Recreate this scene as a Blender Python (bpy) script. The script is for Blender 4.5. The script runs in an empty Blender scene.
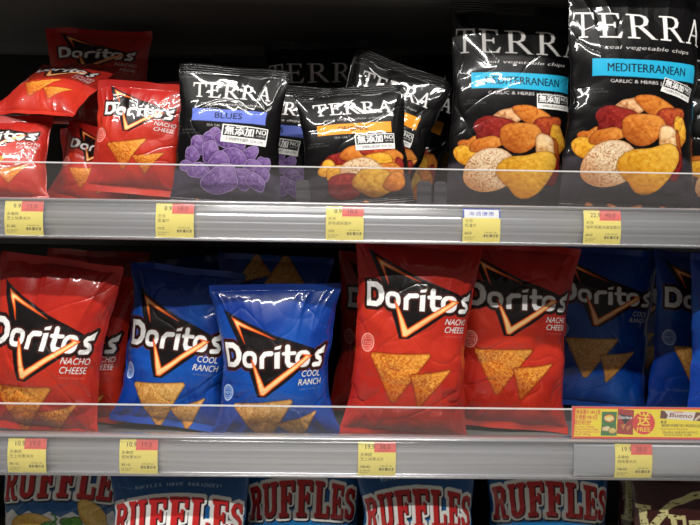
import bpy, math
import numpy as np
from mathutils import Matrix, Vector, Euler

PI = math.pi
S = bpy.context.scene
COL = S.collection

# ------------------------------------------------------------------ camera
CAM_Z = 1.25
CAM_Y = -0.90
FPX = 514.0
cam_data = bpy.data.cameras.new('camera')
cam = bpy.data.objects.new('camera', cam_data)
COL.objects.link(cam)
cam_data.sensor_width = 36
cam_data.lens = 36 * FPX / 700
cam_data.clip_start = 0.02
ROLL = math.radians(0.84)
YAW = math.radians(-0.85)
cam_rot = (Matrix.Rotation(YAW, 4, 'Z') @ Matrix.Rotation(PI / 2, 4, 'X') @ Matrix.Rotation(ROLL, 4, 'Z'))
cam.matrix_world = Matrix.Translation((0, CAM_Y, CAM_Z)) @ cam_rot
S.camera = cam


def at(px, py, d):
    """world point seen at a pixel of the photograph on the vertical plane y = d"""
    v = cam_rot.to_3x3() @ Vector(((px - 350) / FPX, (262.5 - py) / FPX, -1))
    t = (d - CAM_Y) / v.y
    return Vector((v.x * t, d, CAM_Z + v.z * t))


# ------------------------------------------------------------------ noise
def vnoise(x, y, seed):
    rng = np.random.RandomState(seed)
    tab = rng.rand(64, 64) * 2 - 1
    xi = np.floor(x).astype(int)
    yi = np.floor(y).astype(int)
    fx = x - xi
    fy = y - yi
    fx = fx * fx * fx * (fx * (fx * 6 - 15) + 10)
    fy = fy * fy * fy * (fy * (fy * 6 - 15) + 10)
    a = tab[yi % 64, xi % 64]
    b = tab[yi % 64, (xi + 1) % 64]
    c = tab[(yi + 1) % 64, xi % 64]
    d = tab[(yi + 1) % 64, (xi + 1) % 64]
    return (a * (1 - fx) + b * fx) * (1 - fy) + (c * (1 - fx) + d * fx) * fy


def worley(x, y, seed):
    """facetted crumple: planes of random slope joined at sharp creases"""
    rng = np.random.RandomState(seed)
    px_, py_ = rng.rand(64, 64), rng.rand(64, 64)
    sx, sy = rng.randn(64, 64), rng.randn(64, 64)
    xi = np.floor(x).astype(int)
    yi = np.floor(y).astype(int)
    best = np.full(x.shape, -1e9)
    for dy in (-1, 0, 1):
        for dx in (-1, 0, 1):
            cx, cy = xi + dx, yi + dy
            i, j = cy % 64, cx % 64
            ax, ay = x - (cx + px_[i, j]), y - (cy + py_[i, j])
            pl = ax * sx[i, j] * .45 + ay * sy[i, j] * .45 - (ax * ax + ay * ay) * 1.0
            best = np.maximum(best, pl)
    return best


def smooth(a, b, x):
    t = np.clip((x - a) / (b - a), 0, 1)
    return t * t * (3 - 2 * t)


# ------------------------------------------------------------------ print designs
_txt = {}


def text_tris(s, bold):
    k = (s, bold)
    if k not in _txt:
        c = bpy.data.curves.new('t', 'FONT')
        c.body = s
        c.resolution_u = 3
        o = bpy.data.objects.new('t', c)
        COL.objects.link(o)
        dg = bpy.context.evaluated_depsgraph_get()
        me = bpy.data.meshes.new_from_object(o.evaluated_get(dg))
        me.calc_loop_triangles()
        co = np.empty(len(me.vertices) * 3)
        me.vertices.foreach_get('co', co)
        ti = np.empty(len(me.loop_triangles) * 3, int)
        me.loop_triangles.foreach_get('vertices', ti)
        co = co.reshape(-1, 3)[:, :2]
        bpy.data.objects.remove(o)
        bpy.data.curves.remove(c)
        bpy.data.meshes.remove(me)
        _txt[k] = (co, ti.reshape(-1, 3))
    return _txt[k]


def C(*c):
    return np.array(c, float) / 255


class Art:
    """a flat print in millimetres, origin bottom centre"""

    def __init__(self, w, h, bg, res=2.0):
        self.w, self.h, self.res = w, h, res
        self.nx, self.ny = int(w * res), int(h * res)
        x = (np.arange(self.nx) + .5) / res - w / 2
        y = (np.arange(self.ny) + .5) / res
        self.X, self.Y = np.meshgrid(x, y)
        self.a = np.empty((self.ny, self.nx, 3))
        self.a[:] = bg

    def mix(self, cov, col):
        cov = np.clip(cov, 0, 1)[..., None]
        self.a[:] = self.a * (1 - cov) + np.asarray(col) * cov

    def box(self, pts, pad):
        p = np.asarray(pts)
        x0 = int(np.clip((p[:, 0].min() - pad + self.w / 2) * self.res, 0, self.nx))
        x1 = int(np.clip((p[:, 0].max() + pad + self.w / 2) * self.res + 1, 0, self.nx))
        y0 = int(np.clip((p[:, 1].min() - pad) * self.res, 0, self.ny))
        y1 = int(np.clip((p[:, 1].max() + pad) * self.res + 1, 0, self.ny))
        return slice(y0, y1), slice(x0, x1)

    def sd(self, prim, pad=8):
        """signed distance of a union of primitives: ('p', pts) polygon, ('h', outer, inner) polygon with a hole,
        ('s', pts, width) open stroke, ('c', pts, width) closed stroke"""
        out = np.full((self.ny, self.nx), 1e3)
        for q in prim:
            allp = q[1]
            w = q[2] if q[0] in 'sc' else 0
            b = self.box(allp, pad + w)
            X, Y = self.X[b], self.Y[b]
            if X.size == 0:
                continue
            if q[0] == 'p':
                d = self._poly(X, Y, q[1])
            elif q[0] == 'h':
                d = np.maximum(self._poly(X, Y, q[1]), -self._poly(X, Y, q[2]))
            else:
                d = self._dist(X, Y, q[1], q[0] == 'c') - q[2] / 2
            out[b] = np.minimum(out[b], d)
        return out

    @staticmethod
    def _dist(X, Y, pts, closed):
        n = len(pts)
        best = np.full(X.shape, 1e9)
        for i in range(n if closed else n - 1):
            ax, ay = pts[i]
            bx, by = pts[(i + 1) % n]
            vx, vy = bx - ax, by - ay
            L = vx * vx + vy * vy + 1e-12
            t = np.clip(((X - ax) * vx + (Y - ay) * vy) / L, 0, 1)
            best = np.minimum(best, (X - ax - t * vx) ** 2 + (Y - ay - t * vy) ** 2)
        return np.sqrt(best)

    def _poly(self, X, Y, pts):
        ins = np.zeros(X.shape, bool)
        n = len(pts)
        for i in range(n):
            ax, ay = pts[i]
            bx, by = pts[(i + 1) % n]
            if ay == by:
                continue
            c = ((ay > Y) != (by > Y)) & (X < (bx - ax) * (Y - ay) / (by - ay) + ax)
            ins ^= c
        d = self._dist(X, Y, pts, True)
        return np.where(ins, -d, d)

    def fill(self, sd, col, r=0.0, alpha=1.0):
        self.mix(np.clip(.5 + (r - sd) * self.res, 0, 1) * alpha, col)

    def text(self, s, x, y, h, col, sx=1.0, shear=0.0, rot=0.0, align='C', bold=0.0, width=None, alpha=1.0):
        co, ti = text_tris(s, 0)
        if len(co) == 0:
            return
        p = co.copy()
        p[:, 1] *= h / .72
        p[:, 0] *= h / .72 * sx
        if width:
            p[:, 0] *= width / (p[:, 0].max() - p[:, 0].min())
        if align == 'C':
            p[:, 0] -= (p[:, 0].max() + p[:, 0].min()) / 2
        elif align == 'L':
            p[:, 0] -= p[:, 0].min()
        p[:, 0] += p[:, 1] * shear
        c, n = math.cos(rot), math.sin(rot)
        p = np.stack([p[:, 0] * c - p[:, 1] * n + x, p[:, 0] * n + p[:, 1] * c + y], 1)
        b = self.box(p, 1)
        SS = 3
        ny, nx = b[0].stop - b[0].start, b[1].stop - b[1].start
        if nx <= 0 or ny <= 0:
            return
        m = np.zeros((ny * SS, nx * SS), bool)
        # to supersampled pixel coordinates
        gx = ((p[:, 0] + self.w / 2) * self.res - b[1].start) * SS
        gy = (p[:, 1] * self.res - b[0].start) * SS
        for t in ti:
            x0, x1, x2 = gx[t]
            y0, y1, y2 = gy[t]
            ia, ib = max(int(min(x0, x1, x2)), 0), min(int(max(x0, x1, x2)) + 1, nx * SS)
            ja, jb = max(int(min(y0, y1, y2)), 0), min(int(max(y0, y1, y2)) + 1, ny * SS)
            if ia >= ib or ja >= jb:
                continue
            xx = np.arange(ia, ib)[None] + .5
            yy = np.arange(ja, jb)[:, None] + .5
            e0 = (x1 - x0) * (yy - y0) - (y1 - y0) * (xx - x0)
            e1 = (x2 - x1) * (yy - y1) - (y2 - y1) * (xx - x1)
            e2 = (x0 - x2) * (yy - y2) - (y0 - y2) * (xx - x2)
            m[ja:jb, ia:ib] |= ((e0 >= 0) & (e1 >= 0) & (e2 >= 0)) | ((e0 <= 0) & (e1 <= 0) & (e2 <= 0))
        nb_ = int(round(bold * h * 1.6 * self.res * SS))
        for k in range(nb_):
            m[:, 1:] |= m[:, :-1].copy()
        if nb_ > 1:
            m = np.roll(m, -(nb_ // 2), 1)
            for k in range(nb_ // 3):
                m[1:] |= m[:-1].copy()
        cov = m.reshape(ny, SS, nx, SS).mean((1, 3))[..., None] * alpha
        self.a[b] = self.a[b] * (1 - cov) + np.asarray(col) * cov

    def sample(self, x, y):
        fx = np.clip((x + self.w / 2) * self.res - .5, 0, self.nx - 1.001)
        fy = np.clip(y * self.res - .5, 0, self.ny - 1.001)
        xi, yi = fx.astype(int), fy.astype(int)
        u, v = (fx - xi)[..., None], (fy - yi)[..., None]
        a = self.a
        return ((a[yi, xi] * (1 - u) + a[yi, xi + 1] * u) * (1 - v) + (a[yi + 1, xi] * (1 - u) + a[yi + 1, xi + 1] * u) * v)


def tf(pts, k=1.0, ox=0.0, oy=0.0, rot=0.0):
    c, s = math.cos(rot), math.sin(rot)
    return [((x * c - y * s) * k + ox, (x * s + y * c) * k + oy) for x, y in pts]


def ring(cx, cy, rx, ry, n=22, e=2.6):
    out = []
    for i in range(n):
        a = 2 * PI * i / n
        c, s = math.cos(a), math.sin(a)
        out.append((cx + rx * math.copysign(abs(c) ** (2 / e), c), cy + ry * math.copysign(abs(s) ** (2 / e), s)))
    return out


def blob(cx, cy, rx, ry, rot=0.0, seed=0, amp=.12, n=26):
    rng = np.random.RandomState(seed)
    ph = rng.rand(4) * 6.28
    am = rng.randn(4) * amp
    out = []
    for i in range(n):
        a = 2 * PI * i / n
        r = 1 + sum(am[k] * math.cos((k + 2) * a + ph[k]) / (k + 1) for k in range(4))
        x, y = rx * r * math.cos(a), ry * r * math.sin(a)
        out.append((cx + x * math.cos(rot) - y * math.sin(rot), cy + x * math.sin(rot) + y * math.cos(rot)))
    return out


def crisp(A, pts, base, dark, light, rim=None, seed=1, scale=.35, rimw=1.6, spots=.5, ridges=None):
    """a printed picture of one chip"""
    sd = A.sd([('p', pts)], 3)
    p = np.asarray(pts)
    cx, cy = p.mean(0)
    sz = (p.max(0) - p.min(0)).max()
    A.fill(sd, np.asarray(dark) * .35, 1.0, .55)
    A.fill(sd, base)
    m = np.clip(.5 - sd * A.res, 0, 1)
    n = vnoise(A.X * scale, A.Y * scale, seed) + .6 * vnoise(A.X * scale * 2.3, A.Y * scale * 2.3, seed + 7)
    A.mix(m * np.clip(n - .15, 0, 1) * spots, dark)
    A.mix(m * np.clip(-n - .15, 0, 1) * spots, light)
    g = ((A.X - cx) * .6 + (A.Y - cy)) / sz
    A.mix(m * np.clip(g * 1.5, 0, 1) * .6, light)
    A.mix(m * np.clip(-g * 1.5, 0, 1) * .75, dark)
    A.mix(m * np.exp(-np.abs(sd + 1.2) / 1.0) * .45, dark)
    if ridges is not None:
        r = np.sin((A.X * math.cos(ridges) + A.Y * math.sin(ridges)) * 1.7)
        A.mix(m * np.clip(r, 0, 1) * .5, dark)
    if rim is not None:
        A.mix(m * np.clip(1 + (sd + .3) / rimw, 0, 1) * .7, rim)
    return sd


def tortilla(A, pts, seed, cool=False):
    pts = [np.array(q, float) for q in pts]
    out = []
    for i in range(3):
        a, b = pts[i], pts[(i + 1) % 3]
        for t in np.linspace(.06, .94, 9):
            nrm = np.array([b[1] - a[1], a[0] - b[0]]) / np.linalg.norm(b - a)
            out.append(tuple(a * (1 - t) + b * t + nrm * math.sin(PI * t) * 1.6 * (-1 if False else 1)))
    base, dark, light = (C(222, 160, 80), C(172, 108, 46), C(248, 206, 134)) if cool else (C(214, 126, 40), C(158, 56, 12), C(246, 184, 84))
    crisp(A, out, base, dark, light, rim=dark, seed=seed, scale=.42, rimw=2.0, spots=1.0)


def corn_logo(A, cx, cy, k, rot=0.0):
    """white lettering over a black kite with glowing orange edges; k = mm per unit of 5.2-unit wide word"""
    def T(pts):
        return tf([((x - 348) / 100, (300 - y) / 100) for x, y in pts], k, cx, cy, rot)
    u = k / 100
    tri = [('p', T([(105, 80), (350, 205), (540, 268), (545, 300), (310, 484), (270, 484), (205, 300)]))]
    D = ('h', T([(86, 348), (86, 234), (150, 234), (178, 252), (190, 280), (188, 312), (172, 336), (148, 348)]),
         T([(112, 324), (112, 260), (142, 260), (158, 274), (160, 306), (142, 324)]))
    L = [D,
         ('c', T(ring(231, 311, 26, 28)), 21 * u),
         ('s', T([(291, 340), (291, 303), (305, 286), (334, 284)]), 22 * u),
         ('p', T([(280, 352), (280, 300), (302, 300), (302, 352)])),
         ('p', T([(349, 352), (349, 280), (372, 276), (372, 352)])),
         ('p', T([(349, 268), (349, 256), (378, 246), (374, 264)])),
         ('s', T([(404, 256), (404, 322), (412, 338), (436, 340)]), 23 * u),
         ('s', T([(388, 286), (436, 284)]), 17 * u),
         ('c', T(ring(480, 311, 29, 28)), 21 * u),
         ('s', T([(590, 281), (566, 284), (555, 294), (562, 306), (583, 314), (591, 326), (581, 339), (543, 341)]), 21 * u),
         ('p', T([(572, 274), (612, 252), (604, 290), (584, 292), (568, 292)]))]
    st, sl = A.sd(tri), A.sd(L, 30 * u)
    A.fill(st, C(20, 15, 16))
    A.fill(sl, C(122, 42, 30), 17.5 * u)
    A.fill(sl, C(14, 10, 12), 14.5 * u)
    A.fill(st, C(20, 15, 16), -2 * u)
    A.fill(sl, C(150, 48, 28), 7.2 * u, .55)
    A.fill(sl, C(14, 10, 12), 4.5 * u)
    A.fill(sl, C(236, 234, 232))
    V1 = A.sd([('p', T([(150, 118), (350, 222), (186, 158), (210, 242)]))], 3)
    V2 = A.sd([('p', T([(238, 308), (282, 474), (300, 476), (400, 392), (530, 298), (470, 290), (488, 300), (386, 372), (304, 436), (262, 345)]))], 3)
    for V in (V1, V2):
        A.fill(V, C(214, 74, 26), 1.2 * u)
        A.fill(V, C(244, 132, 52), -2.6 * u)
        A.fill(V, C(255, 206, 140), -5.6 * u)


def flavour(A, l1, l2, x, y, h, gap, rot=0.0):
    for q, col in ((.05, C(60, 12, 16)), (.012, C(238, 236, 234))):
        A.text(l1, x + 2, y + gap, h, col, bold=q, shear=.2, sx=1.0, rot=rot)
        A.text(l2, x, y, h, col, bold=q, shear=.2, sx=1.0, rot=rot)


def badge(A, x, y, r, col, word):
    sd = np.hypot(A.X - x, A.Y - y) - r
    A.fill(sd, col, 0, .25)
    A.fill(np.abs(sd) - r * .09, col)
    A.fill(np.abs(sd + r * .27) - r * .04, col)
    A.text(word, x, y - r * .22, r * .42, col, bold=.02, width=r * 1.5)
    for s in (-1, 1):
        A.fill(np.abs(A.Y - y - s * r * .42) - r * .03 + 10 * (np.abs(A.X - x) > r * .5), col)


def corn_art(large, cool, mini=False):
    W, H = (240., 350.) if large else (236., 287. if mini else 272.)
    base = C(8, 54, 142) if cool else C(172, 37, 27)
    A = Art(W, H, base)
    lo, hi = (C(8, 34, 104), C(34, 116, 205)) if cool else (C(150, 16, 18), C(212, 62, 32))
    cy0 = H * (.46 if large else .38)
    ang = np.arctan2(A.Y - cy0, A.X + 4)
    r = np.hypot(A.X, A.Y - cy0)
    rays = np.clip(vnoise(ang * 4 + 20, ang * 0 + 3.5, 5) + .25, 0, 1)
    A.mix(rays * np.clip(r / 90, 0, 1) * .55, hi)
    A.mix(smooth(H * .55, H, A.Y) * .5, lo)
    A.mix(np.exp(-(r / 60) ** 2) * .45, hi)
    k = W / (6.4 if large else 6.45)
    if large:
        corn_logo(A, 4, 247, k)
        fx, fy, fh = 74, 194, 10.5
        by, bx, br = 166, -88, 15
        c1 = [(-82, 150), (32, 158), (-26, 62)]
        c2 = [(-4, 120), (70, 134), (14, 58)]
    elif mini:
        corn_logo(A, 2, 206, 30.5)
        fx, fy, fh = 63, 158, 10
        by, bx, br = 138, -82, 17
        c1 = [(-58, 118), (33, 138), (-14, 50)]
        c2 = [(2, 92), (75, 108), (30, 46)]
    else:
        corn_logo(A, 2, 150, k)
        fx, fy, fh = 66, 102, 10.5
        by, bx, br = 88, -90, 13
        c1 = [(-76, 70), (34, 80), (-14, -6)]
        c2 = [(2, 34), (76, 58), (30, -4)]
    if cool:
        flavour(A, 'COOL', 'RANCH', fx, fy, fh, 14)
        badge(A, bx, by, br, C(190, 205, 235), 'PARTY')
    else:
        flavour(A, 'NACHO', 'CHEESE', fx, fy, fh, 14)
        badge(A, bx, by, br, C(236, 150, 140), 'EXPORT')
    tortilla(A, c1, 3, cool)
    tortilla(A, c2, 9, cool)
    A.text('FLAVORED TORTILLA CHIPS', fx, fy - 8, 2.6, C(200, 150, 140), alpha=.7)
    A.text('NET WT', -70, 12, 3, C(230, 200, 190), alpha=.5)
    if large:
        for i in range(5):
            A.text('O m e g a', 96, 118 - i * 6, 2.4, C(240, 190, 180), alpha=.35)
    return A


SERIF = {
    'T': (.92, [('p', [(.40, 0), (.53, 0), (.53, 1), (.40, 1)]), ('p', [(0, .94), (.92, .94), (.92, 1), (0, 1)]),
                ('p', [(0, 1), (0, .72), (.03, .72), (.10, .95)]), ('p', [(.92, 1), (.92, .72), (.89, .72), (.82, .95)]),
                ('p', [(.27, 0), (.66, 0), (.66, .045), (.27, .045)])]),
    'E': (.74, [('p', [(.12, 0), (.25, 0), (.25, 1), (.12, 1)]), ('p', [(0, .95), (.68, .95), (.68, 1), (0, 1)]),
                ('p', [(.68, 1), (.68, .78), (.65, .78), (.58, .96)]), ('p', [(.2, .49), (.54, .49), (.54, .55), (.2, .55)]),
                ('p', [(.55, .64), (.52, .64), (.46, .52), (.52, .4), (.55, .4)]), ('p', [(0, 0), (.7, 0), (.7, .05), (0, .05)]),
                ('p', [(.7, 0), (.76, .25), (.72, .25), (.58, .04)])]),
    'R': (.86, [('p', [(.12, 0), (.25, 0), (.25, 1), (.12, 1)]), ('p', [(0, 0), (.38, 0), (.38, .045), (0, .045)]),
                ('p', [(0, .955), (.3, .955), (.3, 1), (0, 1)]),
                ('h', [(.2, 1), (.45, 1), (.62, .93), (.68, .76), (.63, .58), (.47, .49), (.2, .48)],
                 [(.22, .95), (.42, .95), (.52, .88), (.55, .75), (.51, .6), (.41, .53), (.22, .53)]),
                ('p', [(.33, .5), (.48, .5), (.86, .03), (.95, 0), (.74, 0)])]),
    'A': (.92, [('p', [(.42, 1), (.47, .9), (.15, 0), (.09, 0)]), ('p', [(.40, 1), (.5, 1), (.86, 0), (.71, 0)]),
                ('p', [(.22, .33), (.66, .33), (.66, .38), (.22, .38)]), ('p', [(0, 0), (.26, 0), (.26, .045), (0, .045)]),
                ('p', [(.6, 0), (.97, 0), (.97, .045), (.6, .045)])]),
}


def serif_word(word, k, x0, y0, gap=.16, xs=1.0, warp=None, table=None, ys=1.0):
    table = table or SERIF
    out, x = [], 0.0
    widths = [table[c][0] for c in word]
    total = sum(widths) + gap * (len(word) - 1)
    for i, c in enumerate(word):
        for q in table[c][1]:
            parts = []
            for e in q[1:]:
                if isinstance(e, list):
                    pp = [(((px + x) - total / 2) * k * xs, py * k * ys) for px, py in e]
                    if warp:
                        pp = [warp(a, b) for a, b in pp]
                    parts.append([(a + x0, b + y0) for a, b in pp])
                else:
                    parts.append(e * k)
            out.append((q[0], *parts))
        x += table[c][0] + gap
    return out


def veg_art(kind):
    large = kind == 'mediterranean'
    W, H = (246., 430.) if large else (196., 252.)
    A = Art(W, H, C(9, 8, 9))
    if large:
        m, cap, ty = .775, 50, 324
        def P(x, y): return ((x - 182) * m, (502 - y) * m)
    else:
        m, cap, ty = .634, 26, 191
        def P(x, y): return ((x - 196) * m, (470 - y) * m)
    # dark slate table top printed along the foot
    if large:
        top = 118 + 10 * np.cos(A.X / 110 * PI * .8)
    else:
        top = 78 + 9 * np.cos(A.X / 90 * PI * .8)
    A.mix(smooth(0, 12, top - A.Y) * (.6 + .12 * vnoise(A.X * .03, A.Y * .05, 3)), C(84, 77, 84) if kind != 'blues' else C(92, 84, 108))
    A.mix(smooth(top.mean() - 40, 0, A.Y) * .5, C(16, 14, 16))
    sd = A.sd(serif_word('TERRA', cap, P(188, 0)[0] if large else 1, ty, gap=.17, xs=.93), 3)
    A.fill(sd, C(228, 224, 222), .25 if large else .45)
    A.text('real vegetable chips', P(200, 0)[0] if large else 1, ty - (22 if large else 13.5), 7.4 if large else 4.8, C(205, 200, 198),
           shear=.28, width=135 if large else 90, bold=.004)
    bc = {'blues': C(104, 122, 210), 'original': C(238, 150, 36), 'mediterranean': C(38, 166, 206)}[kind]
    if large:
        y0, y1, x0, x1 = 250, 283, -76, 98
    else:
        y0, y1, x0, x1 = 148, 170, -58, 60
    sb = A.sd([('p', [(x0, y0), (x1, y0 - 1), (x1, y1), (x0, y1)])], 2)
    A.fill(sb, bc)
    wd = {'blues': ('BLUES', 40), 'original': ('ORIGINAL', 46), 'mediterranean': ('MEDITERRANEAN', 122)}[kind]
    A.text(wd[0], 11 if large else 0, y0 + (9 if large else 6), 16 if large else 10.5, C(16, 18, 26), width=wd[1], bold=.012)
    A.text('GARLIC & HERBS | NON GMO' if large else 'SEA SALT', 18 if large else -18, y0 - (12 if large else 9), 6.4 if large else 4.4,
           C(215, 210, 208), width=128 if large else 24, bold=.01)
    A.text('EASY OPEN NOTCH', (-88 if large else -72), H - 22 - (0 if large else 4), 2.6, C(190, 190, 190), alpha=.7)
    A.text('NO ARTIFICIAL', -72 if large else -62, y0 - (26 if large else 18), 3.2, C(150, 150, 150), alpha=.6)
    A.text('COLORS OR FLAVORS', -72 if large else -62, y0 - (31 if large else 23), 3.2, C(150, 150, 150), alpha=.6)
    k = 1.0 if large else .0
    if kind == 'blues':
        lilac, dk, lt, rim = C(112, 84, 140), C(66, 38, 92), C(172, 146, 196), C(196, 178, 214)
        spec = [(130, 305, 30, 24), (165, 285, 30, 22), (205, 290, 34, 26), (255, 320, 28, 18), (110, 330, 26, 20), (95, 360, 24, 18),
                (160, 320, 30, 22), (215, 330, 32, 24), (295, 345, 26, 22), (265, 360, 30, 26), (130, 370, 30, 22), (235, 385, 30, 26),
                (290, 370, 24, 22), (180, 350, 34, 24), (270, 392, 30, 22), (185, 392, 46, 36)]
        for i, (x, y, rx, ry) in enumerate(spec):
            c = P(x, y)
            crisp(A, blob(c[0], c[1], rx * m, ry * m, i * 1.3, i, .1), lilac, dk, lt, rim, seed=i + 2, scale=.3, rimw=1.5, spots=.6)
    else:
        O, OD, OL = C(206, 118, 42), C(140, 60, 20), C(238, 172, 88)
        R_, RD, RL = C(132, 30, 26), C(78, 12, 16), C(180, 70, 56)
        Y_, YD, YL = C(222, 160, 42), C(170, 96, 18), C(246, 204, 96)
        Wt, WD, WL = C(222, 190, 150), C(150, 84, 40), C(246, 226, 196)
        Br, BD, BL = C(176, 112, 70), C(120, 60, 34), C(220, 164, 112)
        if large:
            spec = [(165, 250, 34, 20, BL, BD, WL, .3), (215, 248, 40, 20, O, OD, OL, -.4), (245, 272, 34, 22, C(170, 62, 40), RD, O, .3),
                    (272, 300, 16, 34, Y_, OD, YL, .1), (90, 322, 28, 18, O, OD, OL, 0), (132, 282, 44, 24, R_, RD, RL, .35),
                    (80, 350, 36, 20, Y_, YD, YL, -.5), (120, 322, 30, 18, O, OD, OL, .4), (190, 300, 42, 30, O, OD, OL, .2), (262, 348, 16, 40, C(150, 70, 24), RD, O, 0),
                    (243, 325, 22, 28, C(232, 190, 130), OD, WL, .2), (256, 375, 24, 36, R_, RD, RL, .2),
                    (132, 385, 52, 46, Wt, WD, WL, .5), (212, 388, 46, 54, Y_, YD, YL, -.25)]
        else:
            spec = [(150, 320, 34, 24, R_, RD, RL, .2), (200, 302, 36, 24, O, OD, OL, .2), (245, 300, 34, 22, C(180, 60, 36), RD, O, -.3),
                    (285, 322, 32, 26, O, OD, OL, .4), (305, 350, 20, 24, R_, RD, RL, .4), (125, 345, 26, 20, Y_, YD, YL, -.6),
                    (240, 330, 40, 22, Y_, YD, YL, .1), (270, 365, 40, 28, O, OD, OL, .2), (160, 362, 40, 24, Y_, YD, YL, .2),
                    (205, 352, 46, 30, Wt, WD, WL, .2), (165, 400, 44, 30, R_, RD, RL, .3), (235, 392, 46, 38, C(206, 150, 50), C(150, 84, 24), YL, -.3),
                    (290, 395, 32, 24, O, OD, OL, .5)]
        for i, (x, y, rx, ry, b, d, l, ro) in enumerate(spec):
            c = P(x, y)
            w = b is Wt
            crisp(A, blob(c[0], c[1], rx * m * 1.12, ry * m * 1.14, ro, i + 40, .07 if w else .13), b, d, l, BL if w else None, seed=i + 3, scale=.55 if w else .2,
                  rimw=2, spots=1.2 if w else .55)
        if w or large:
            pass
    for i, x in enumerate((-58, -22, 14, 52, 84) if large else (-40, 10)):
        y = 17 if large else 12
        crisp(A, blob(x, y, 7 if large else 4, 4, 0, i + 9, .2), C(150, 90, 50), C(90, 50, 30), C(190, 130, 80), seed=i)
        A.text(('PARSNIP', 'TARO', 'SWEET POTATO', 'BATATA', 'BEET')[i], x, y - 10, 2.6, C(170, 160, 155), alpha=.8)
    A.text('NET WT 6 OZ (170 g)' if large else 'NET WT 1 OZ (28 g)', W / 2 - 42, 4 if large else 8, 3, C(180, 176, 174), alpha=.8)
    return A


def R4(x0, y0, x1, y1):
    return ('p', [(x0, y0), (x1, y0), (x1, y1), (x0, y1)])


SLAB = {
    'R': (1.02, [R4(.12, 0, .40, 1.4), R4(0, 0, .50, .17), R4(0, 1.23, .4, 1.4),
                 ('h', [(.12, 1.4), (.72, 1.4), (.92, 1.25), (.96, 1.02), (.9, .78), (.7, .64), (.12, .64)],
                  [(.40, 1.18), (.6, 1.18), (.66, 1.1), (.66, .94), (.6, .86), (.40, .86)]),
                 ('p', [(.42, .66), (.72, .70), (.9, .16), (1.08, .16), (1.08, 0), (.72, 0), (.5, .6)])]),
    'U': (.98, [R4(.1, .35, .36, 1.4), R4(.62, .35, .88, 1.4), R4(0, 1.24, .46, 1.4), R4(.52, 1.24, .98, 1.4),
                ('s', [(.23, .4), (.27, .22), (.42, .13), (.56, .13), (.71, .22), (.75, .4)], .26)]),
    'F': (.84, [R4(.1, 0, .38, 1.4), R4(0, 0, .5, .17), R4(0, 1.22, .82, 1.4), R4(.66, .98, .82, 1.3), R4(.1, .64, .62, .82), R4(.5, .52, .64, .94)]),
    'L': (.84, [R4(.1, 0, .38, 1.4), R4(0, 1.23, .5, 1.4), R4(0, 0, .84, .18), R4(.68, .1, .84, .5)]),
    'E': (.86, [R4(.1, 0, .38, 1.4), R4(0, 1.22, .82, 1.4), R4(.66, .98, .82, 1.3), R4(.1, .62, .62, .8), R4(.5, .5, .64, .92), R4(0, 0, .86, .18), R4(.7, .1, .86, .46)]),
    'S': (.86, [('s', [(.72, 1.08), (.66, 1.22), (.48, 1.28), (.26, 1.22), (.16, 1.04), (.22, .86), (.5, .72), (.7, .56), (.72, .34), (.6, .16), (.4, .11), (.2, .18), (.13, .36)], .24),
                R4(.64, .94, .82, 1.34), R4(0.03, .06, .2, .46)]),
    'K': (1.1, [R4(.1, 0, .42, 1.5), R4(-.05, 0, .56, .14), R4(-.05, 1.38, .56, 1.5), ('p', [(.4, .62), (.4, .9), (.9, 1.42), (1.08, 1.42), (1.08, 1.3)]),
                ('p', [(.46, .74), (.66, .92), (1.1, .12), (1.16, 0), (.72, 0)])]),
    'T': (.9, [R4(.3, 0, .6, 1.2), R4(.16, 0, .74, .13), R4(0, 1.06, .9, 1.22), R4(0, .8, .12, 1.2), R4(.78, .8, .9, 1.2)]),
}


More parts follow.
